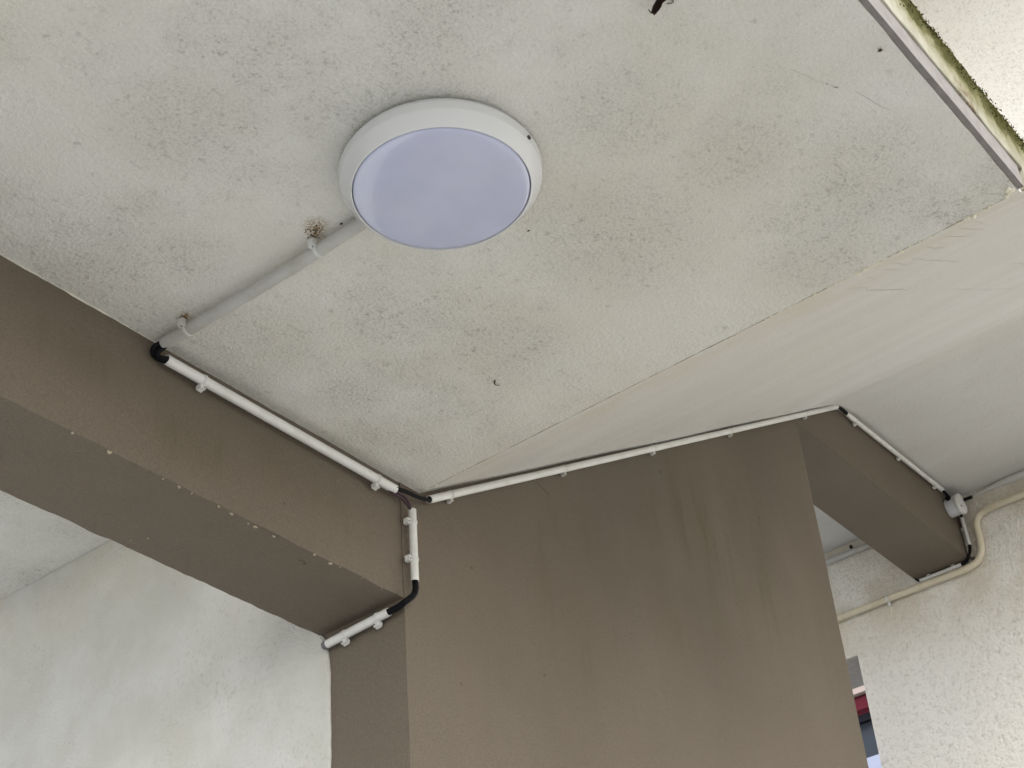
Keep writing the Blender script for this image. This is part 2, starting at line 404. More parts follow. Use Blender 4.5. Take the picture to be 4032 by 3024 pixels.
# ------------------------------------------------------------------ the concrete stair overhead
st = thing('concrete_staircase', (1.96, 1.0, 3.1), 'off-white concrete staircase seen from below, mould-speckled landing with a flight rising behind it', 'staircase')
def ajit(p):
    if p.z > ZA + .05: return Vector((0, 0, 0))
    a = Vector(p)
    e = math.exp(-abs(p.y - YE) * 60)
    return Vector((0, e * .0012 * noise.noise(a * 25), .0016 * noise.noise(a * 6) * (1 - math.exp(-abs(p.x - XK) * 30))))
bm = bmesh.new(); gridbox(bm, -.4, XK, YE, 1.74, ZA, 3.245, 90, 40, 4, ajit)
build('landing_slab', bm, M['soffit'], st, True); sharp(st.children[-1])
bm = bmesh.new(); box(bm, -.4, 1.96, 1.742, 3.05, 3.316, 3.50)
build('raised_slab', bm, M['soffit'], st)
# edge of the landing: grey drip band below, mossy render above
bm = bmesh.new(); gridbox(bm, -.4, XK - .004, YE - .0095, YE - .0005, ZA + .002, ZA + .0455, 200, 1, 2, lambda p: Vector((0, 0, .0012 * noise.noise(Vector(p) * 14))) if p.z < ZA + .02 else Vector((0, 0, .0015 * noise.noise(Vector(p) * 9))))
fb = build('drip_band', bm, M['band'], st)
bm = bmesh.new(); gridbox(bm, -.4, XK + .01, YE - .012, YE - .0006, ZA + .046, 3.250, 420, 2, 16, lambda p: Vector((0, .0015 * noise.noise(Vector(p) * 30), .010 * noise.noise(Vector(p) * 8) + .005 * noise.noise(Vector(p) * 40) if p.z > 3.24 else .001 * noise.noise(Vector(p) * 20))))
fr = build('edge_render', bm, M['fascia'], st, True)
bm = bmesh.new(); prism_xz(bm, [(XK + .011, ZA + .010), (XK + .011, 3.250), (2.205, 3.250)], YE - .012, YE - .0006)
build('edge_render', bm, M['fascia'], st)
bm = bmesh.new(); x = .2
while x < 2.15:
    x += random.uniform(.0002, .0008)
    t = noise.noise(Vector((x * 9, 0, 4))) * .010 + noise.noise(Vector((x * 38, 5, 4))) * .006
    dp = abs(random.gauss(0, .014)) * (1.2 + noise.noise(Vector((x * 6, 3, 3))))
    blob(bm, (x, YE - .012 + random.uniform(-.004, .003), 3.249 + t - dp), random.uniform(.0006, .0019), (1, .6, 1), 1, .6)
ms = build('moss', bm, M['moss'], fr); ms['kind'] = 'stuff'

def flight_pts(xk, th=.17):
    xu = xk + (ZU - ZA) / SL; b = R_(31.1)
    pts = [(xk, ZA)]
    # rounded change of slope near the upper landing
    L = .16; n_ = 12
    p0 = Vector((xu - L * math.cos(b), ZU - L * math.sin(b))); p1 = Vector((xu, ZU)); p2 = Vector((xu + L, ZU))
    for i in range(n_ + 1):
        t = i / n_; q = p0 * (1 - t) ** 2 + p1 * 2 * t * (1 - t) + p2 * t * t; pts.append((q.x, q.y))
    return pts, xu
def make_flight(xk, y0, y1, ny):
    pts, xu = flight_pts(xk)
    # densify along the slope
    a = Vector(pts[0]); b = Vector(pts[1]); K = 60
    low = [tuple(a.lerp(b, i / K)) for i in range(K)] + pts[1:]
    bm = bmesh.new(); rows = []
    for x_, z_ in low:
        row = []
        for j in range(ny + 1):
            y_ = y0 + (y1 - y0) * j / ny; p = Vector((x_, y_, z_))
            k = min(1, (x_ - xk) * 12) if x_ > xk else 0
            k *= max(0, min(1, (low[-1][0] - x_) * 6))
            row.append(bm.verts.new(p + Vector((0, 0, k * .0035 * noise.noise(Vector((x_ * 3, y_ * 1.6, 2)))))))
        rows.append(row)
    for A, B in zip(rows, rows[1:]):
        for j in range(ny): bm.faces.new((A[j], A[j + 1], B[j + 1], B[j]))
    top = [(low[-1][0], ZU + .10), (xk, ZA + .095)]
    for y_, k in ((y0, 0), (y1, -1)):
        vs = [r[k] for r in rows] + [bm.verts.new((x_, y_, z_)) for x_, z_ in top]
        bm.faces.new(vs)
        if k == 0: t0 = [vs[len(rows) - 1]] + vs[len(rows):] + [vs[0]]
        else: t1 = [vs[len(rows) - 1]] + vs[len(rows):] + [vs[0]]
    for i in range(len(t0) - 1): bm.faces.new((t0[i], t0[i + 1], t1[i + 1], t1[i]))
    sb = bmesh.new(); nst = 7; run = (xu - xk) / nst; ri = (ZU - ZA) / nst
    prism_xz(sb, [(xk + .01, ZA + .09)] + [q for i in range(nst) for q in ((xk + .01 + i * run, ZA + .12 + ri * (i + 1)), (xk + .01 + (i + 1) * run, ZA + .12 + ri * (i + 1)))] + [(xu + .01, ZU + .09)], y0 + .3, y1 - .02)
    build('steps', sb, M['upper'], st)
    o = build('stair_flight', bm, M['flight'], st, True); sharp(o, 30); return low[-1][0]
xe = make_flight(XK + .0005, YE, 1.74, 24)
bm = bmesh.new(); gridbox(bm, xe, XF + .01, YE, 1.74, ZU, ZU + .18, 20, 24, 1, lambda p: Vector((0, 0, 0)))
build('upper_landing', bm, M['flight'], st)
bm = bmesh.new(); box(bm, 3.3, XF + .01, 1.742, 2.9, ZU, ZU + .18)
build('upper_landing', bm, M['flight'], st)
# paint drips along the crease
drA = [(.507, 3), (.5371, 5.5), (.5635, 3), (.6029, 4), (.622, 3.2), (.6566, 4.5), (.67, 2), (.7148, 4), (.7324, 3.6), (.7756, 2.6), (.8089, 2.6), (.83, 1.5), (.8955, 2.2), (.9597, 2), (1.0115, 1.6), (1.10, 1.2), (1.5338, 1.8), (1.5974, 2.4), (1.6215, 2.6)]
bm = bmesh.new()
for y_, r in drA:
    for k in range(random.choice((1, 2, 2, 3))):
        blob(bm, (XK + random.uniform(-.003, .003), y_ + random.uniform(-.006, .006), ZA - .0004 * r), r * .0007 * random.uniform(.6, 1.1), (1, 1.2, 1.2), 2, .4)
for k in range(9): blob(bm, (1.950 + random.uniform(-.02, .01), .462 + random.random() * .018, ZA - .001), random.uniform(.0015, .0045), (1.2, 1.3, .7), 2, .5)
y_ = .46
while y_ < 1.6:      # ragged bead where the two soffits meet
    y_ += random.uniform(.002, .010)
    blob(bm, (XK + random.uniform(-.0015, .0015), y_, ZA + .0004), random.uniform(.0006, .0015) * (1.5 if y_ < .9 else .9), (1, 2.2, .8), 1, .4)
tag(build('paint_drip', bm, M['drip'], st), 'row of white paint drips along the crease')
bm = bmesh.new()      # thin dirty seam along the crease, swelling and fading
tube(bm, [(XK - .0006 + .0010 * noise.noise(Vector((1, (.48 + i * .004) * 60, 2))), .48 + i * .004, ZA + .0001) for i in range(285)],
     lambda t: .0002 + .0010 * max(0, .35 + noise.noise(Vector((t * 23, 4, 1))) + .5 * noise.noise(Vector((t * 90, 2, 7)))), 6)
build('dirty_seam', bm, M['seam'], st)
bm = bmesh.new()      # ragged lip of ceiling paint over the top of the near beam
tube(bm, [(.2 + i * .005, YW - .0010 + .0012 * noise.noise(Vector(((.2 + i * .005) * 30, 6, 2))), ZA - .0002) for i in range(226)],
     lambda t: .0003 + .0022 * max(0, .15 + noise.noise(Vector((t * 26, 1, 1))) + .4 * noise.noise(Vector((t * 110, 3, 7)))), 6)
build('paint_lip', bm, M['drip'], st)
# cracks in the flight
def S_(p, off=.0003): return Vector((p[0], p[1], ZA + SL * (p[0] - XK) - off))
cr = [[(2.0275, .7883), (2.1301, .783), (2.1757, .7979), (2.3437, .7971), (2.5019, .8147), (2.6503, .8024), (2.9, .81), (3.2075, .8064)],
      [(2.0633, .6757), (2.163, .6833), (2.2959, .6811), (2.3963, .6875), (2.4712, .6798), (2.6297, .6877), (2.7807, .684), (3.0, .68)],
      [(1.9674, .5586), (2.0106, .5463), (2.0804, .5517), (2.1122, .5566)], [(1.9687, .5691), (2.0592, .5724), (2.1395, .5705)], [(1.98, .6), (2.0647, .5985), (2.1466, .5959)],
      [(2.0103, .6349), (2.0812, .6394), (2.1313, .6392)], [(1.9688, .6951), (2.0365, .694), (2.1191, .7003)], [(1.9926, .7193), (2.0581, .7169), (2.1541, .721)], [(2.0099, .7408), (2.1142, .754)]]
for l in cr:
    pts = []
    for a, b in zip(l, l[1:]):
        for k in range(10):
            t = k / 10; x_ = a[0] + (b[0] - a[0]) * t; y_ = a[1] + (b[1] - a[1]) * t
            pts.append(S_((x_, y_ + .004 * noise.noise(Vector((x_ * 22, y_ * 4, 1)))), -.0001))
    bm = bmesh.new(); tube(bm, pts, lambda t: .0005 * (.45 + .55 * math.sin(math.pi * min(1, t * 1.05 + .02))), 6)
    build('crack', bm, M['crack'], [c for c in st.children if c.name.startswith('stair_flight')][0])
for l, r in (([(1.6069, .5383), (1.6235, .5335), (1.6484, .5277), (1.666, .5221), (1.6828, .5117), (1.6971, .5041)], .0007), ([(1.9225, .5025), (1.9312, .4932), (1.9451, .4797), (1.9601, .4778)], .0009)):
    bm = bmesh.new(); tube(bm, smoothpath([(x_, y_, ZA - .0002) for x_, y_ in l], 5), lambda t: r * (.3 + .7 * math.sin(math.pi * t)), 6)
    build('crack', bm, M['crack'], st.children[0])

# ------------------------------------------------------------------ brown wall with its two beams
wl = thing('brown_wall', (2.8, 1.73, 0), 'tall brown painted wall with beams running off both of its ends under the stair', 'wall')
bm = bmesh.new(); gridbox(bm, -.4, XC, YW + .0012, YB, ZL, ZA + .012, 560, 14, 16, lambda p: njit(.0016)(p) + (Vector((0, 1, 1)) * max(0, noise.noise(Vector((p.x * 60, 2, 5))) - .15) * .010 * math.exp(-((p.y - YW) ** 2 + (p.z - ZL) ** 2) / .00004)))
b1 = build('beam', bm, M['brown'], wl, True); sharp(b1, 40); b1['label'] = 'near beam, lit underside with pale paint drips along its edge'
zs = lambda x_: ZA + SL * (x_ - XK) + .012
bm = bmesh.new()
nx, nz = 70, 110; jj = njit(.0008, 8, 40)
def wallgrid(y_):
    g = []
    for i in range(nx + 1):
        x_ = XC + (XR - XC) * i / nx; zt = zs(x_) if x_ > XK else ZA + .012
        g.append([Vector((x_, y_, zt * j / nz)) for j in range(nz + 1)])
    return g
G = [[[bm.verts.new(v) for v in r] for r in wallgrid(y_)] for y_ in (YW, YB)]
for g in G:
    for i in range(nx):
        for j in range(nz): bm.faces.new((g[i][j], g[i + 1][j], g[i + 1][j + 1], g[i][j + 1]))
for i in (0, nx):
    for j in range(nz): bm.faces.new((G[0][i][j], G[0][i][j + 1], G[1][i][j + 1], G[1][i][j]))
for i in range(nx): bm.faces.new((G[0][i][nz], G[0][i + 1][nz], G[1][i + 1][nz], G[1][i][nz]))
for v in bm.verts: v.co += jj(v.co)
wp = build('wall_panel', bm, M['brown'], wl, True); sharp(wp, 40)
bm = bmesh.new()
prism_xz(bm, [(XR + .0005, ZM), (XF + .01, ZM), (XF + .01, ZU + .012), (XU + .01, ZU + .012), (XR + .0005, zs(XR))], YW + .0008, YB - .001)
bmesh.ops.bevel(bm, geom=[e for e in bm.edges if abs(e.verts[0].co.z - ZM) < 1e-4 and abs(e.verts[1].co.z - ZM) < 1e-4 and abs(e.verts[0].co.y - e.verts[1].co.y) < 1e-4], offset=.002, segments=2, affect='EDGES')
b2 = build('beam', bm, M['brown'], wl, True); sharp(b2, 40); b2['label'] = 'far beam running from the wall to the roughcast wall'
bm = bmesh.new()
for x_, y_, r in ((1.1965, 1.6383, 3), (1.265, 1.6418, 4), (1.3676, 1.6426, 3), (1.3991, 1.6382, 3), (1.4253, 1.6423, 2.6), (1.5086, 1.6433, 4), (1.5616, 1.6456, 4), (1.6036, 1.6461, 4), (1.6919, 1.6407, 3), (1.7304, 1.6439, 4), (1.7523, 1.6394, 2.6), (1.8057, 1.6378, 2), (1.8565, 1.6433, 2), (1.4806, 1.6413, 2.4), (1.5468, 1.6461, 2.4), (1.4524, 1.8131, 2), (1.4671, 1.7894, 2)):
    blob(bm, (x_, max(y_, YW + .004), ZL - .0002 * r), r * .00072 * random.uniform(.6, 1.15), (random.uniform(.9, 1.7), 1, .8), 2, .9)
tag(build('paint_drip', bm, M['brown_drip'], b1), 'pale paint drips along the beam edge')
bm = bmesh.new(); tube(bm, smoothpath([(2.32, YW - .0001, 3.2895), (2.3394, YW - .0001, 3.2892), (2.356, YW - .0001, 3.2862), (2.372, YW - .0001, 3.2779), (2.3838, YW - .0001, 3.2709)], 6), lambda t: .0006 * (.2 + .8 * math.sin(math.pi * t)), 6)
build('crack', bm, M['darkcrack'], wp)

# ------------------------------------------------------------------ white wall beyond the near beam
bm = bmesh.new()
edge = [(1.812, 0), (1.812, 2.785), (1.8145, 2.815), (1.8165, 2.828), (1.8205, 2.846), (1.8245, 2.856), (1.8325, 2.8655), (YB + .001, 2.872), (YB + .001, 3.316), (3.05, 3.316), (3.05, 0)]
pts = []
for (a0, b0), (a1, b1) in zip(edge, edge[1:] + edge[:1]):
    k = max(1, int(math.hypot(a1 - a0, b1 - b0) / .012)) if a0 < 1.84 and a1 < 1.84 else 1
    for i in range(k):
        y_, z_ = a0 + (a1 - a0) * i / k, b0 + (b1 - b0) * i / k
        if 0 < z_ < 3.3 and y_ < 1.84: y_ += .0014 * noise.noise(Vector((3, z_ * 45, 1))) + .0010 * noise.noise(Vector((8, z_ * 14, 1)))
        pts.append((y_, z_))
fa = [bm.verts.new((XC - .0055, y_ + .003 * (y_ < 1.84), z_ - .003 * (y_ < 1.84) * (z_ > 2.8))) for y_, z_ in pts]
fm = [bm.verts.new((XC - .0030, y_, z_)) for y_, z_ in pts]; fb = [bm.verts.new((XC + .0005, y_, z_)) for y_, z_ in pts]
bm.faces.new(fa); bm.faces.new(fb[::-1])
for A, B in ((fa, fm), (fm, fb)):
    for i in range(len(pts)): bm.faces.new((A[i], B[i], B[(i + 1) % len(pts)], A[(i + 1) % len(pts)]))
box(bm, XC + .001, XC + .22, YB + .004, 3.05, 0, 3.312)
tag(build('white_wall', bm, M['wallwhite'], None), 'rough off-white plastered wall beyond the near beam, meeting the brown wall at a ragged paint edge', 'wall')

# ------------------------------------------------------------------ roughcast wall with an opening
rw = thing('roughcast_wall', (XF + .11, .5, 0), 'cream roughcast rendered wall behind the far end of the brown beam', 'wall')
YO, ZO = 2.091, 1.5 + 1.505 * 1.6
bm = bmesh.new()
# outline in the yz plane, with the opening cut out at the low left
ys = [-5.0, YO]; zt = 8.2
out = [(-5, 0), (YO, 0), (YO, ZO), (7, ZO), (7, zt), (-5, zt)]
a = [bm.verts.new((XF, y_, z_)) for y_, z_ in out]; b = [bm.verts.new((XF + .225, y_, z_)) for y_, z_ in out]
bm.faces.new(a); bm.faces.new(b[::-1])
for i in range(6): bm.faces.new((a[i], a[(i + 1) % 6], b[(i + 1) % 6], b[i]))
bmesh.ops.bevel(bm, geom=[e for e in bm.edges if abs(e.verts[0].co.y - YO) < .01 and abs(e.verts[1].co.y - YO) < .01 and abs(e.verts[0].co.x - e.verts[1].co.x) < .01], offset=.006, segments=3, affect='EDGES')
build('rendered_face', bm, M['rough'], rw)
bm = bmesh.new(); box(bm, XF + .006, XF + .222, YO + .004, 7, ZO - .004, ZO - .0005)
build('lintel', bm, M['lintel'], rw)
bm = bmesh.new(); box(bm, XF - 1.7, XF - .001, -5, 7, 6.8, 7.0); bmesh.ops.bevel(bm, geom=list(bm.edges), offset=.015, segments=2, affect='EDGES')  # unseen overhang, added to keep sky and sun off the wall top
build('added_overhang', bm, M['buff'], rw)
# plaster bead where the wall meets the upper landing
bm = bmesh.new(); yy = [(.2 + i * .02) for i in range(70)]
tube(bm, [(XF - .001, y_, ZU - .012 + .004 * noise.noise(Vector((1, y_ * 14, 2)))) for y_ in yy if y_ < 1.60], lambda t: .003 + .013 * min(1, (1 - t) * 9) + .002 * noise.noise(Vector((t * 60, 1, 1))), 10)
build('plaster_bead', bm, M['flight'], rw, True)

# building seen through the opening
nb = thing('neighbouring_building', (8.3, 3.5, 0), 'building with a maroon fascia over slate cladding, seen through the gap beside the roughcast wall', 'building')
for nm, z0, z1, x0, mt in (('parapet', 5.345, 5.9, 8.06, 'buff'), ('trim', 5.315, 5.345, 7.98, 'pinktrim'), ('fascia', 5.205, 5.315, 8.0, 'maroon'), ('gutter_shadow', 5.165, 5.205, 8.02, 'dark'), ('cladding', 4.965, 5.165, 8.05, 'slate'), ('lower_wall', 0, 4.965, 8.04, 'paleblue')):  # the near-black strip below the fascia is a painted shadow
    bm = bmesh.new(); box(bm, x0, 8.6, 1.5, 7.5, z0 + .0005, z1)
    if nm == 'fascia': bmesh.ops.bevel(bm, geom=[e for e in bm.edges], offset=.02, segments=3, affect='EDGES')
    build(nm, bm, M[mt], nb)

# ------------------------------------------------------------------ ceiling lamp
lc = Vector((1.3351, 1.0507, ZA))
lamp = thing('ceiling_light', lc, 'round white ceiling light with a lilac-tinted diffuser fixed under the landing', 'ceiling light')
Zd = Vector((0, 0, -1))
bm = bmesh.new()
lathe(bm, [(.126, -.001), (.128, .0035), (.1368, .0038), (.1386, .0052), (.1390, .008), (.1405, .0115)], 128, Zd, lc, True, False)
lathe(bm, [(.1405, .0115), (.1403, .0122), (.1385, .0122), (.110, .0122)], 128, Zd, lc, False, False)
hs = build('housing', bm, M['housing'], lamp, True); sharp(hs, 25)
bm = bmesh.new()
lathe(bm, [(.1400, .0115), (.1422, .0122), (.1427, .0135), (.1412, .0262), (.1404, .0280), (.1265, .0450), (.1250, .0458), (.1243, .0452), (.1240, .041), (.1235, .038)], 128, Zd, lc, False, False)
tr = build('trim_ring', bm, M['housing'], lamp, True); sharp(tr, 17)
bm = bmesh.new()
pf = [(.1229, .036), (.1229, .0435), (.1222, .0448)] + [(.1222 * math.cos(t), .0448 + .0055 * math.sin(t)) for t in [i * math.pi / 2 / 14 for i in range(1, 14)]] + [(.0008, .0503)]
lathe(bm, pf, 128, Zd, lc, False, True)
build('diffuser', bm, M['diffuser'], lamp, True)
bm = bmesh.new()
p = lc + Vector((-.0005, -.1428, -.020)); u = Vector((.5205 - .52, -1, 0)).normalized()
ang = math.atan2(.9076 - 1.0507, 1.3346 + .02 - 1.3351)
blob(bm, lc + Vector((math.cos(ang) * .1425, math.sin(ang) * .1425, -.022)), .0026, (1.3, 1, 1), 2, .4)
build('screw', bm, M['screw'], lamp)

# ------------------------------------------------------------------ conduit pieces
GRP = 'white conduit pieces around the brown wall'
def clip(parent, c, axis, mount, side, r, mt='clip', sz=1.0):
    """saddle clip: strap round the pipe and a mounting block beside it, lying on the surface whose outward normal is -mount"""
    c = Vector(c); axis = axis.normalized(); side = side.normalized(); mount = mount.normalized()
    bm = bmesh.new()
    ro, w_ = r + .0013 * sz, .0026 * sz
    prof = [(r + .0001, -w_), (ro - .0003, -w_), (ro, -w_ * .8), (ro, w_ * .8), (ro - .0003, w_), (r + .0001, w_)]
    lathe(bm, prof, 28, axis, c, False, False)
    orbox(bm, c + side * (r + .002 * sz) + mount * r * .2, side, axis, mount, .006 * sz, w_ * 2, .0016 * sz)
    o = build('clip', bm, M[mt], parent, True); sharp(o, 40)
    bm = bmesh.new()
    bw = .0135 * sz
    orbox(bm, c + side * (r + .0036 * sz) + mount * (r * .5 + .0005), side, axis, mount, .0085 * sz, bw * .85, r + .004)
    bmesh.ops.bevel(bm, geom=list(bm.edges), offset=.0009 * sz, segments=2, affect='EDGES')
    orbox(bm, c + side * (r + .0035 * sz) + mount * (r - .0015), side, axis, mount, .012 * sz, bw * .6, .003)
    k = build('clip_base', bm, M[mt], o)
    bm = bmesh.new()
    lathe(bm, [(.0011 * sz, 0), (.0011 * sz, .0009)], 12, -mount, c + side * (r + .0048 * sz) + axis * (.002 * sz) + mount * (.0002 - .0045 * sz * .5 - 0), True, True)
    build('clip_screw', bm, M['screw'], o)
def conduit(a, b, r, label, clips, mount, side, mt='conduit', wob=0.0, cmt='clip', sz=1.0):
    a = Vector(a); b = Vector(b)
    t = thing('conduit_pipe', (a + b) / 2, label, 'conduit', GRP)
    n_ = 14; d = (b - a); P = []
    for i in range(n_ + 1):
        s = i / n_; P.append(a + d * s + Vector(mount) * (-wob * math.sin(math.pi * s)))
    bm = bmesh.new(); tube(bm, P, r, 24, r * .84)
    o = build('pipe', bm, M[mt], t, True); sharp(o, 50)
    for c in clips:
        s = (Vector(c) - a).dot(d) / d.dot(d)
        clip(t, a + d * s - Vector(mount) * (wob * math.sin(math.pi * s)), d, Vector(mount), Vector(side), r, cmt, sz)
    return t
dn, upv, wv = Vector((0, 0, -1)), Vector((0, 0, 1)), Vector((0, 1, 0))
conduit((1.3315, 1.6160, 3.0865), (1.334, 1.178, 3.0865), .0102, 'grey-painted conduit on the mouldy soffit between the ceiling light and the beam',
        [(1.332, 1.285, 3.085), (1.332, 1.562, 3.085)], upv, Vector((-1, 0, 0)), 'conduit_grey', .0045, 'clip')
conduit((1.342, 1.622, 3.0645), (1.8742, 1.622, 3.0628), .0085, 'long thick white conduit along the top of the near beam side',
        [(1.4195, 1.622, 3.0633), (1.8283, 1.622, 3.06)], wv, dn)
conduit((1.9722, 1.626, 3.0865), (3.924, 1.626, 4.2738), .0076, 'thin white conduit sloping up the top of the brown wall beneath the stair flight',
        [(2.037, 0, 3.1222), (2.4238, 0, 3.3544), (2.8021, 0, 3.5848), (3.2053, 0, 3.8316), (3.6911, 0, 4.1227)], wv, Vector((.3, 0, -1)), sz=.8)
conduit((1.9215, 1.624, 3.0415), (1.921, 1.624, 2.8967), .0072, 'short upright white conduit at the corner where the near beam joins the brown wall',
        [(1.92, 0, 3.015), (1.92, 0, 2.9394)], wv, Vector((-1, 0, 0)))
conduit((1.893, 1.6616, 2.8416), (1.893, 1.8066, 2.8342), .0078, 'short slanting white conduit under the near beam, ending at the edge of the brown wall',
        [(0, 1.6882, 2.839), (0, 1.7645, 2.837)], Vector((1, 0, 0)), Vector((0, .25, -1)))
conduit((3.9817, 1.624, 4.2772), (4.6416, 1.624, 4.2956), .0074, 'straight white conduit along the top of the far beam, ending at the junction box',
        [(4.0394, 0, 4.28), (4.3289, 0, 4.29), (4.585, 0, 4.3)], wv, dn, sz=.95)
conduit((4.749, 1.6215, 4.232), (4.749, 1.6205, 4.1272), .0066, 'short upright white conduit just below the junction box',
        [(0, 0, 4.2084), (0, 0, 4.1496)], Vector((1, 0, 0)), Vector((0, 1, 0)), sz=.9)
conduit((4.749, 1.6628, 4.0718), (4.749, 1.8145, 4.0718), .0072, 'short white conduit under the far beam, just above the beige pipe',
        [(0, 1.6947, 4.0763), (0, 1.7839, 4.0779)], Vector((1, 0, 0)), Vector((0, 0, 1)))
# conduit at the upper landing behind the beam, seen through the gap
t = thing('conduit_pipe', (XF - .012, 2.0, 4.272), 'grey conduit high on the roughcast wall, seen through the gap beneath the far beam', 'conduit', GRP)
bm = bmesh.new(); tube(bm, [(XF - .013, 1.84 + i * .09, 4.272 + .0006 * i) for i in range(9)], .0105, 16, .009); build('pipe', bm, M['conduit_grey'], t, True)
for y_ in (2.03, 1.965):
    bm = bmesh.new(); orbox(bm, (XF - .015, y_, 4.292), Vector((1, 0, 0)), Vector((0, 1, 0)), upv, .014, .010, .014)
    bmesh.ops.bevel(bm, geom=list(bm.edges), offset=.003, segments=2, affect='EDGES'); build('clip', bm, M['twig'], t)

# ------------------------------------------------------------------ cables
CG = 'dark cables between the conduit pieces'
def cable(name, parts, label, mt='rubber', loc=None):
    loc = Vector(parts[0][0][0]) if loc is None else loc
    if len(parts) == 1:
        bm = bmesh.new(); tube(bm, smoothpath(parts[0][0]), parts[0][1], 14)
        return tag(build(name, bm, M[mt], None, True), label, 'cable', CG)
    t = thing(name, loc, label, 'cable', CG)
    for p in parts:
        bm = bmesh.new(); tube(bm, smoothpath(p[0]), p[1], 12); build('cable_core', bm, M[p[2] if len(p) > 2 else mt], t, True)
    return t
o1 = [(-.003, 0, .001), (.002, 0, -.003), (.0025, 0, .003)]
cable('cable_bundle', [
    ([(1.329, 1.600, 3.088), (1.3275, 1.6195, 3.087), (1.3225, 1.6300, 3.080), (1.3265, 1.6325, 3.070), (1.339, 1.6285, 3.0665), (1.360, 1.624, 3.067)], .0046),
    ([(1.334, 1.600, 3.084), (1.3325, 1.6195, 3.083), (1.3270, 1.6280, 3.075), (1.3290, 1.6290, 3.065), (1.340, 1.6240, 3.0615), (1.360, 1.621, 3.062)], .0046),
    ([(1.332, 1.600, 3.0805), (1.3315, 1.6175, 3.0795), (1.3265, 1.6235, 3.071), (1.3300, 1.6245, 3.0635), (1.341, 1.6190, 3.0625), (1.360, 1.619, 3.0645)], .0044)],
    'thick black cable bundle bending from the ceiling conduit to the near beam conduit')
cable('cable_bundle', [
    ([(1.860, 1.6215, 3.0655), (1.8750, 1.6205, 3.0655), (1.9027, 1.620, 3.0705), (1.9373, 1.622, 3.0755), (1.9649, 1.6245, 3.0828), (1.985, 1.626, 3.0942)], .0032),
    ([(1.860, 1.6175, 3.0625), (1.8750, 1.6165, 3.0625), (1.9027, 1.616, 3.0655), (1.9373, 1.618, 3.0710), (1.9665, 1.6220, 3.0815), (1.985, 1.6245, 3.0925)], .0032)],
    'twin black cables bridging to the sloping conduit on the brown wall')
cable('cable_bundle', [
    ([(1.858, 1.621, 3.0590), (1.873, 1.620, 3.0575), (1.892, 1.620, 3.0585), (1.9085, 1.621, 3.0510), (1.9170, 1.623, 3.0380), (1.9190, 1.624, 3.020)], .0024),
    ([(1.858, 1.624, 3.0570), (1.871, 1.6235, 3.0545), (1.889, 1.6235, 3.0545), (1.9045, 1.6235, 3.0480), (1.9215, 1.624, 3.0360), (1.9225, 1.624, 3.020)], .0024, 'maroon_cable')],
    'pair of dark maroon cables curving down into the short upright conduit', 'maroon_cable')
cable('black_cable', [([(1.9210, 1.6240, 2.912), (1.9210, 1.6235, 2.893), (1.9165, 1.6195, 2.8780), (1.9080, 1.6170, 2.8635), (1.8985, 1.6170, 2.8530), (1.8925, 1.6240, 2.8462), (1.8920, 1.6380, 2.8422), (1.8925, 1.6600, 2.8412), (1.893, 1.675, 2.8408)], .0056)],
      'single black cable looping round the corner beneath the near beam')
cable('black_cable', [([(3.905, 1.626, 4.262), (3.9255, 1.624, 4.2735), (3.9500, 1.622, 4.2765), (3.9820, 1.623, 4.2772), (3.995, 1.624, 4.278)], .0052)], 'short black cable at the top corner of the brown wall')
cable('black_cable', [([(4.625, 1.624, 4.2950), (4.6436, 1.622, 4.2905), (4.6570, 1.618, 4.2800), (4.6720, 1.614, 4.2680)], .0050)], 'short black cable entering the junction box from the sloping side')
cable('black_cable', [([(4.7180, 1.610, 4.2700), (4.735, 1.604, 4.2830), (4.7430, 1.590, 4.2900), (4.7450, 1.568, 4.2900)], .0055), ([(4.745, 1.597, 4.288), (4.745, 1.5975, 4.279), (4.745, 1.5975, 4.268)], .0040)],
      'black cable fork sticking out of the right side of the junction box')
cable('black_cable', [([(4.730, 1.615, 4.2400), (4.745, 1.620, 4.2440), (4.748, 1.6217, 4.2360), (4.749, 1.6215, 4.222)], .0045), ([(4.735, 1.628, 4.236), (4.748, 1.631, 4.222), (4.750, 1.630, 4.205), (4.752, 1.6275, 4.20)], .0038, 'maroon_cable')], 'black cable leaving the bottom of the junction box')
cable('black_cable', [([(4.749, 1.6205, 4.138), (4.747, 1.6205, 4.122), (4.745, 1.6240, 4.1040), (4.745, 1.6340, 4.0850), (4.747, 1.6480, 4.0735), (4.749, 1.665, 4.0718)], .0052), ([(4.746, 1.634, 4.086), (4.748, 1.6250, 4.079), (4.752, 1.614, 4.0765)], .0040, 'maroon_cable')],
      'black cable turning the corner where the far beam meets the roughcast wall')
cable('black_cable', [([(4.749, 1.800, 4.0718), (4.748, 1.8160, 4.0710), (4.745, 1.8240, 4.0765), (4.744, 1.8310, 4.0900), (4.745, 1.8385, 4.104), (4.75, 1.846, 4.115)], .0030)], 'thin black cable curling up from the conduit end under the far beam')
# grey cap on the end of the slanting conduit
bm = bmesh.new(); lathe(bm, [(.0062, -.004), (.0078, 0), (.0078, .004), (.0068, .0085), (.0035, .011)], 24, Vector((0, 1, -.05)).normalized(), Vector((1.893, 1.8075, 2.834)))
tag(build('end_cap', bm, M['cap'], None, True), 'dark grey cap on the end of the slanting conduit at the wall edge', 'end cap')

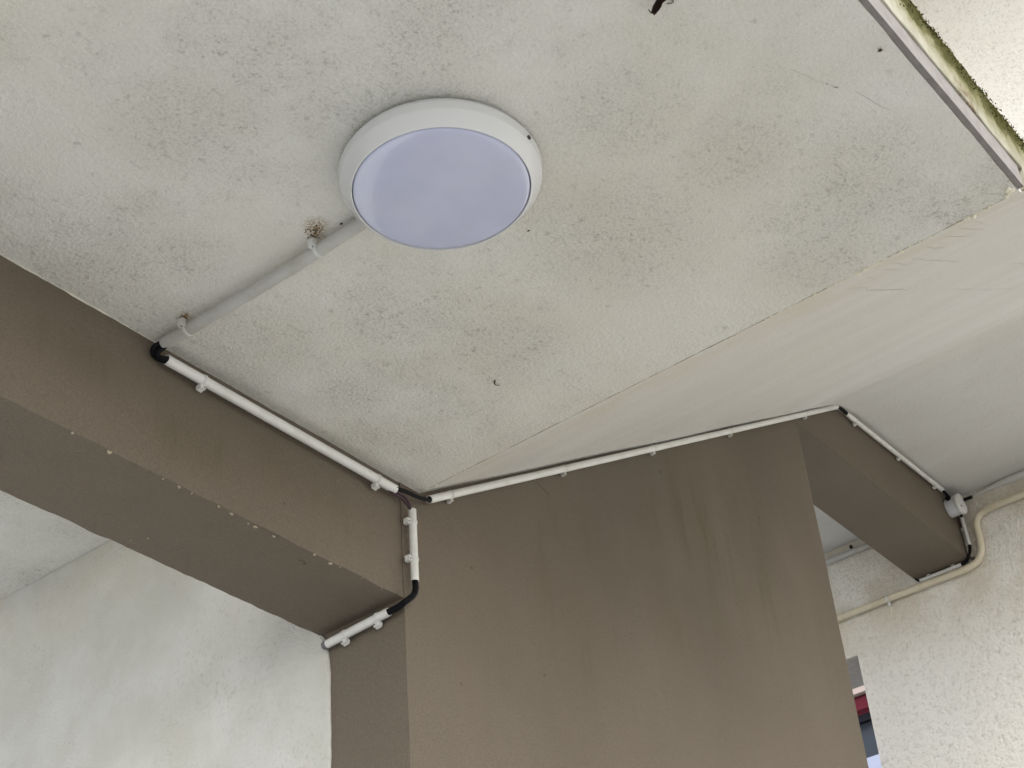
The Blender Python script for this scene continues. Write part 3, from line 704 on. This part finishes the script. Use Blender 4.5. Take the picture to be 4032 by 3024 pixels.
# ------------------------------------------------------------------ junction box
jc = Vector((4.690, YW, 4.2500))
jb = thing('junction_box', jc, 'round pale grey junction box at the end of the far beam', 'junction box')
Yn = Vector((0, -1, 0))
bm = bmesh.new(); lathe(bm, [(.031, 0), (.033, .002), (.033, .036), (.032, .038)], 40, Yn, jc); o = build('box_body', bm, M['boxgrey'], jb, True); sharp(o, 40)
bm = bmesh.new(); lathe(bm, [(.034, .0385), (.036, .040), (.036, .048), (.0345, .0505), (.02, .0515)], 40, Yn, jc); o = build('lid', bm, M['conduit'], jb, True); sharp(o, 40)
for s in (-1, 1):
    bm = bmesh.new(); lathe(bm, [(.0035, .050), (.0035, .0525)], 12, Yn, jc + Vector((s * .018, 0, s * .018))); build('screw', bm, M['screw'], jb)
bm = bmesh.new(); lathe(bm, [(.008, .028), (.008, .042)], 16, Vector((-.85, 0, .5)).normalized(), jc + Vector((0, -.02, 0))); build('cable_gland', bm, M['rubber'], jb, True)

# ------------------------------------------------------------------ beige pipe
bp = thing('beige_pipe', (XF - .015, 1.75, 4.05), 'thick beige painted pipe kinking round the beam end on the roughcast wall', 'pipe')
ctr = [(2.75, 4.052), (2.2327, 4.0523), (2.08, 4.0525), (1.9367, 4.0526), (1.7995, 4.0510), (1.70, 4.0500), (1.6457, 4.0505), (1.6080, 4.0610), (1.5870, 4.0879), (1.5818, 4.1187), (1.5804, 4.1487), (1.5800, 4.1808), (1.5700, 4.2082), (1.5460, 4.2228), (1.4871, 4.2285), (1.3989, 4.2276), (1.1, 4.2276), (.3, 4.2280)]
P = smoothpath([(XF - .016, y_, z_) for y_, z_ in ctr], 8)
bm = bmesh.new(); tube(bm, P, .0118, 20); build('pipe', bm, M['beige'], bp, True)
for y_, z_ in ((1.9396, 4.0528), (1.30, 4.2276), (2.5, 4.052)):
    c = Vector((XF - .016, y_, z_)); bm = bmesh.new()
    lathe(bm, [(.0119, -.004), (.0135, -.0035), (.0135, .0035), (.0119, .004)], 24, Vector((0, 1, 0)), c, False, False)
    orbox(bm, c + Vector((.006, .0005, -.019)), Vector((1, 0, 0)), Vector((0, 1, 0)), upv, .014, .008, .014)
    build('clip', bm, M['conduit'], bp, True)
bm = bmesh.new(); tube(bm, smoothpath([(XF - .001, 1.941, 4.030), (XF - .001, 1.944, 4.012), (XF - .001, 1.947, 3.998)], 5), lambda t: .0045 * (1 - .8 * t), 8)
build('paint_drip', bm, M['drip'], bp, True)

# ------------------------------------------------------------------ small things on the soffit
lf = thing('dead_leaf', (1.285, .640, 3.085), 'curled dark brown dead leaf hanging from the soffit at the top of the picture', 'dead leaf')
bm = bmesh.new(); base = Vector((1.297, .663, 3.091)); tip = Vector((1.272, .612, 3.083)); K = 16; rows = []
d = (tip - base).normalized(); sdv = d.cross(Vector((0, 0, 1))).normalized(); nv = sdv.cross(d)
for i in range(K + 1):
    t_ = i / K; wd = (.0012 + .0068 * math.sin(math.pi * min(1, t_ * .8 + .1)) ** .8) * (1 + .25 * noise.noise(Vector((t_ * 7, 1, 2))))
    row = []
    for j in range(9):
        s = j / 8 * 2 - 1
        bend = sdv * (.006 * math.sin(t_ * 2.6))
        row.append(bm.verts.new(base + (tip - base) * t_ + bend + sdv * (wd * s * math.cos(s * .9)) + nv * (-wd * .9 * s * s + .0012 * noise.noise(Vector((t_ * 9, s * 3, 5))))))
    rows.append(row)
for A, B in zip(rows, rows[1:]):
    for j in range(8): bm.faces.new((A[j], A[j + 1], B[j + 1], B[j]))
bmesh.ops.solidify(bm, geom=list(bm.faces), thickness=.0006)
build('blade', bm, M['leaf'], lf, True)
bm = bmesh.new(); tube(bm, smoothpath([(1.2885, .6625, 3.0905), (1.2950, .6632, 3.091), (1.3020, .6595, 3.0925)], 5), .0007, 6); build('leaf_stalk', bm, M['twig'], lf)
bm = bmesh.new(); tube(bm, smoothpath([(1.294, .640, 3.0985), (1.3038, .634, 3.099), (1.3062, .6375, 3.0992), (1.3030, .6430, 3.0993)], 6), .0006, 6)
tag(build('dead_twig', bm, M['twig'], None), 'thin curved grey stem beside the dead leaf at the top of the picture', 'twig')
bm = bmesh.new(); tube(bm, smoothpath([(1.7835, 1.3175, 3.0985), (1.7880, 1.3215, 3.098), (1.7935, 1.3225, 3.0975), (1.7990, 1.3185, 3.0985)], 6), lambda t: .0011 * (1.2 - t * .7), 7)
tube(bm, smoothpath([(1.7825, 1.3150, 3.0985), (1.7865, 1.3190, 3.098), (1.7885, 1.3218, 3.098)], 4), .0009, 6)
tag(build('dead_twig', bm, M['twig'], None), 'tiny hooked twig alone on the soffit above the sloping conduit', 'twig')
def bug(p, r, label):
    bm = bmesh.new(); p = Vector(p)
    blob(bm, p, r, (1, 1.4, .7), 2, .15); blob(bm, p + Vector((0, r * 1.4, 0)), r * .55, (1, 1, .8), 2, .1)
    for s in (-1, 1):
        for k in (-.5, 0, .5): tube(bm, [p + Vector((0, k * r, 0)), p + Vector((s * r * 1.3, k * r * 1.6, -r * .1)), p + Vector((s * r * 1.9, k * r * 2.2, r * .5))], r * .09, 5)
    tag(build('insect', bm, M['bug'], None, True), label, 'insect')
bug((1.5623, .4753, ZA - .0015), .0021, 'small dark red beetle on the clean soffit near the mossy edge')
bug((1.3257, 1.232, ZA - .0015), .0016, 'small dark insect beside the ceiling conduit close to the lamp')
bm = bmesh.new()
for k in range(5): blob(bm, (1.5257 + random.uniform(-.004, .004), 1.0417 + random.uniform(-.003, .003), ZA - .0006), random.uniform(.0006, .0014), (1, 1, .6), 1, .6)
tag(build('debris', bm, M['twig'], None), 'speck of grey debris on the soffit right of the lamp', 'debris')
bm = bmesh.new(); tube(bm, smoothpath([(1.5109, .5829, ZA - .0006), (1.529, .5743, ZA - .003), (1.5525, .5665, ZA - .003), (1.5676, .5602, ZA - .001), (1.5828, .5538, ZA - .0006)], 6), .00012, 5)
for p in ((1.5676, .5602), (1.581, .5548), (1.5835, .5530)): blob(bm, (*p, ZA - .001), .0010, (1, 1, .7), 1, .5)
tag(build('cobweb_thread', bm, M['twig'], None), 'fine cobweb thread with specks on the soffit near the mossy edge', 'cobweb')
def mudclump(c, n_, rad, label):
    bm = bmesh.new()
    for k in range(n_):
        a = random.uniform(0, 6.28); q = rad * math.sqrt(random.random())
        blob(bm, (c[0] + math.cos(a) * q * .7, c[1] + math.sin(a) * q, ZA - .0008), random.uniform(.0005, .0019), (1, 1, .6), 1, .7)
    tag(build('dirt_clump', bm, M['mud'], None), label, 'dirt')
mudclump((1.3105, 1.2740), 46, .017, 'crumbly brown dirt nest round the conduit clip nearest the lamp')
mudclump((1.3170, 1.5560), 20, .009, 'small rusty dirt patch at the conduit clip nearest the beam')
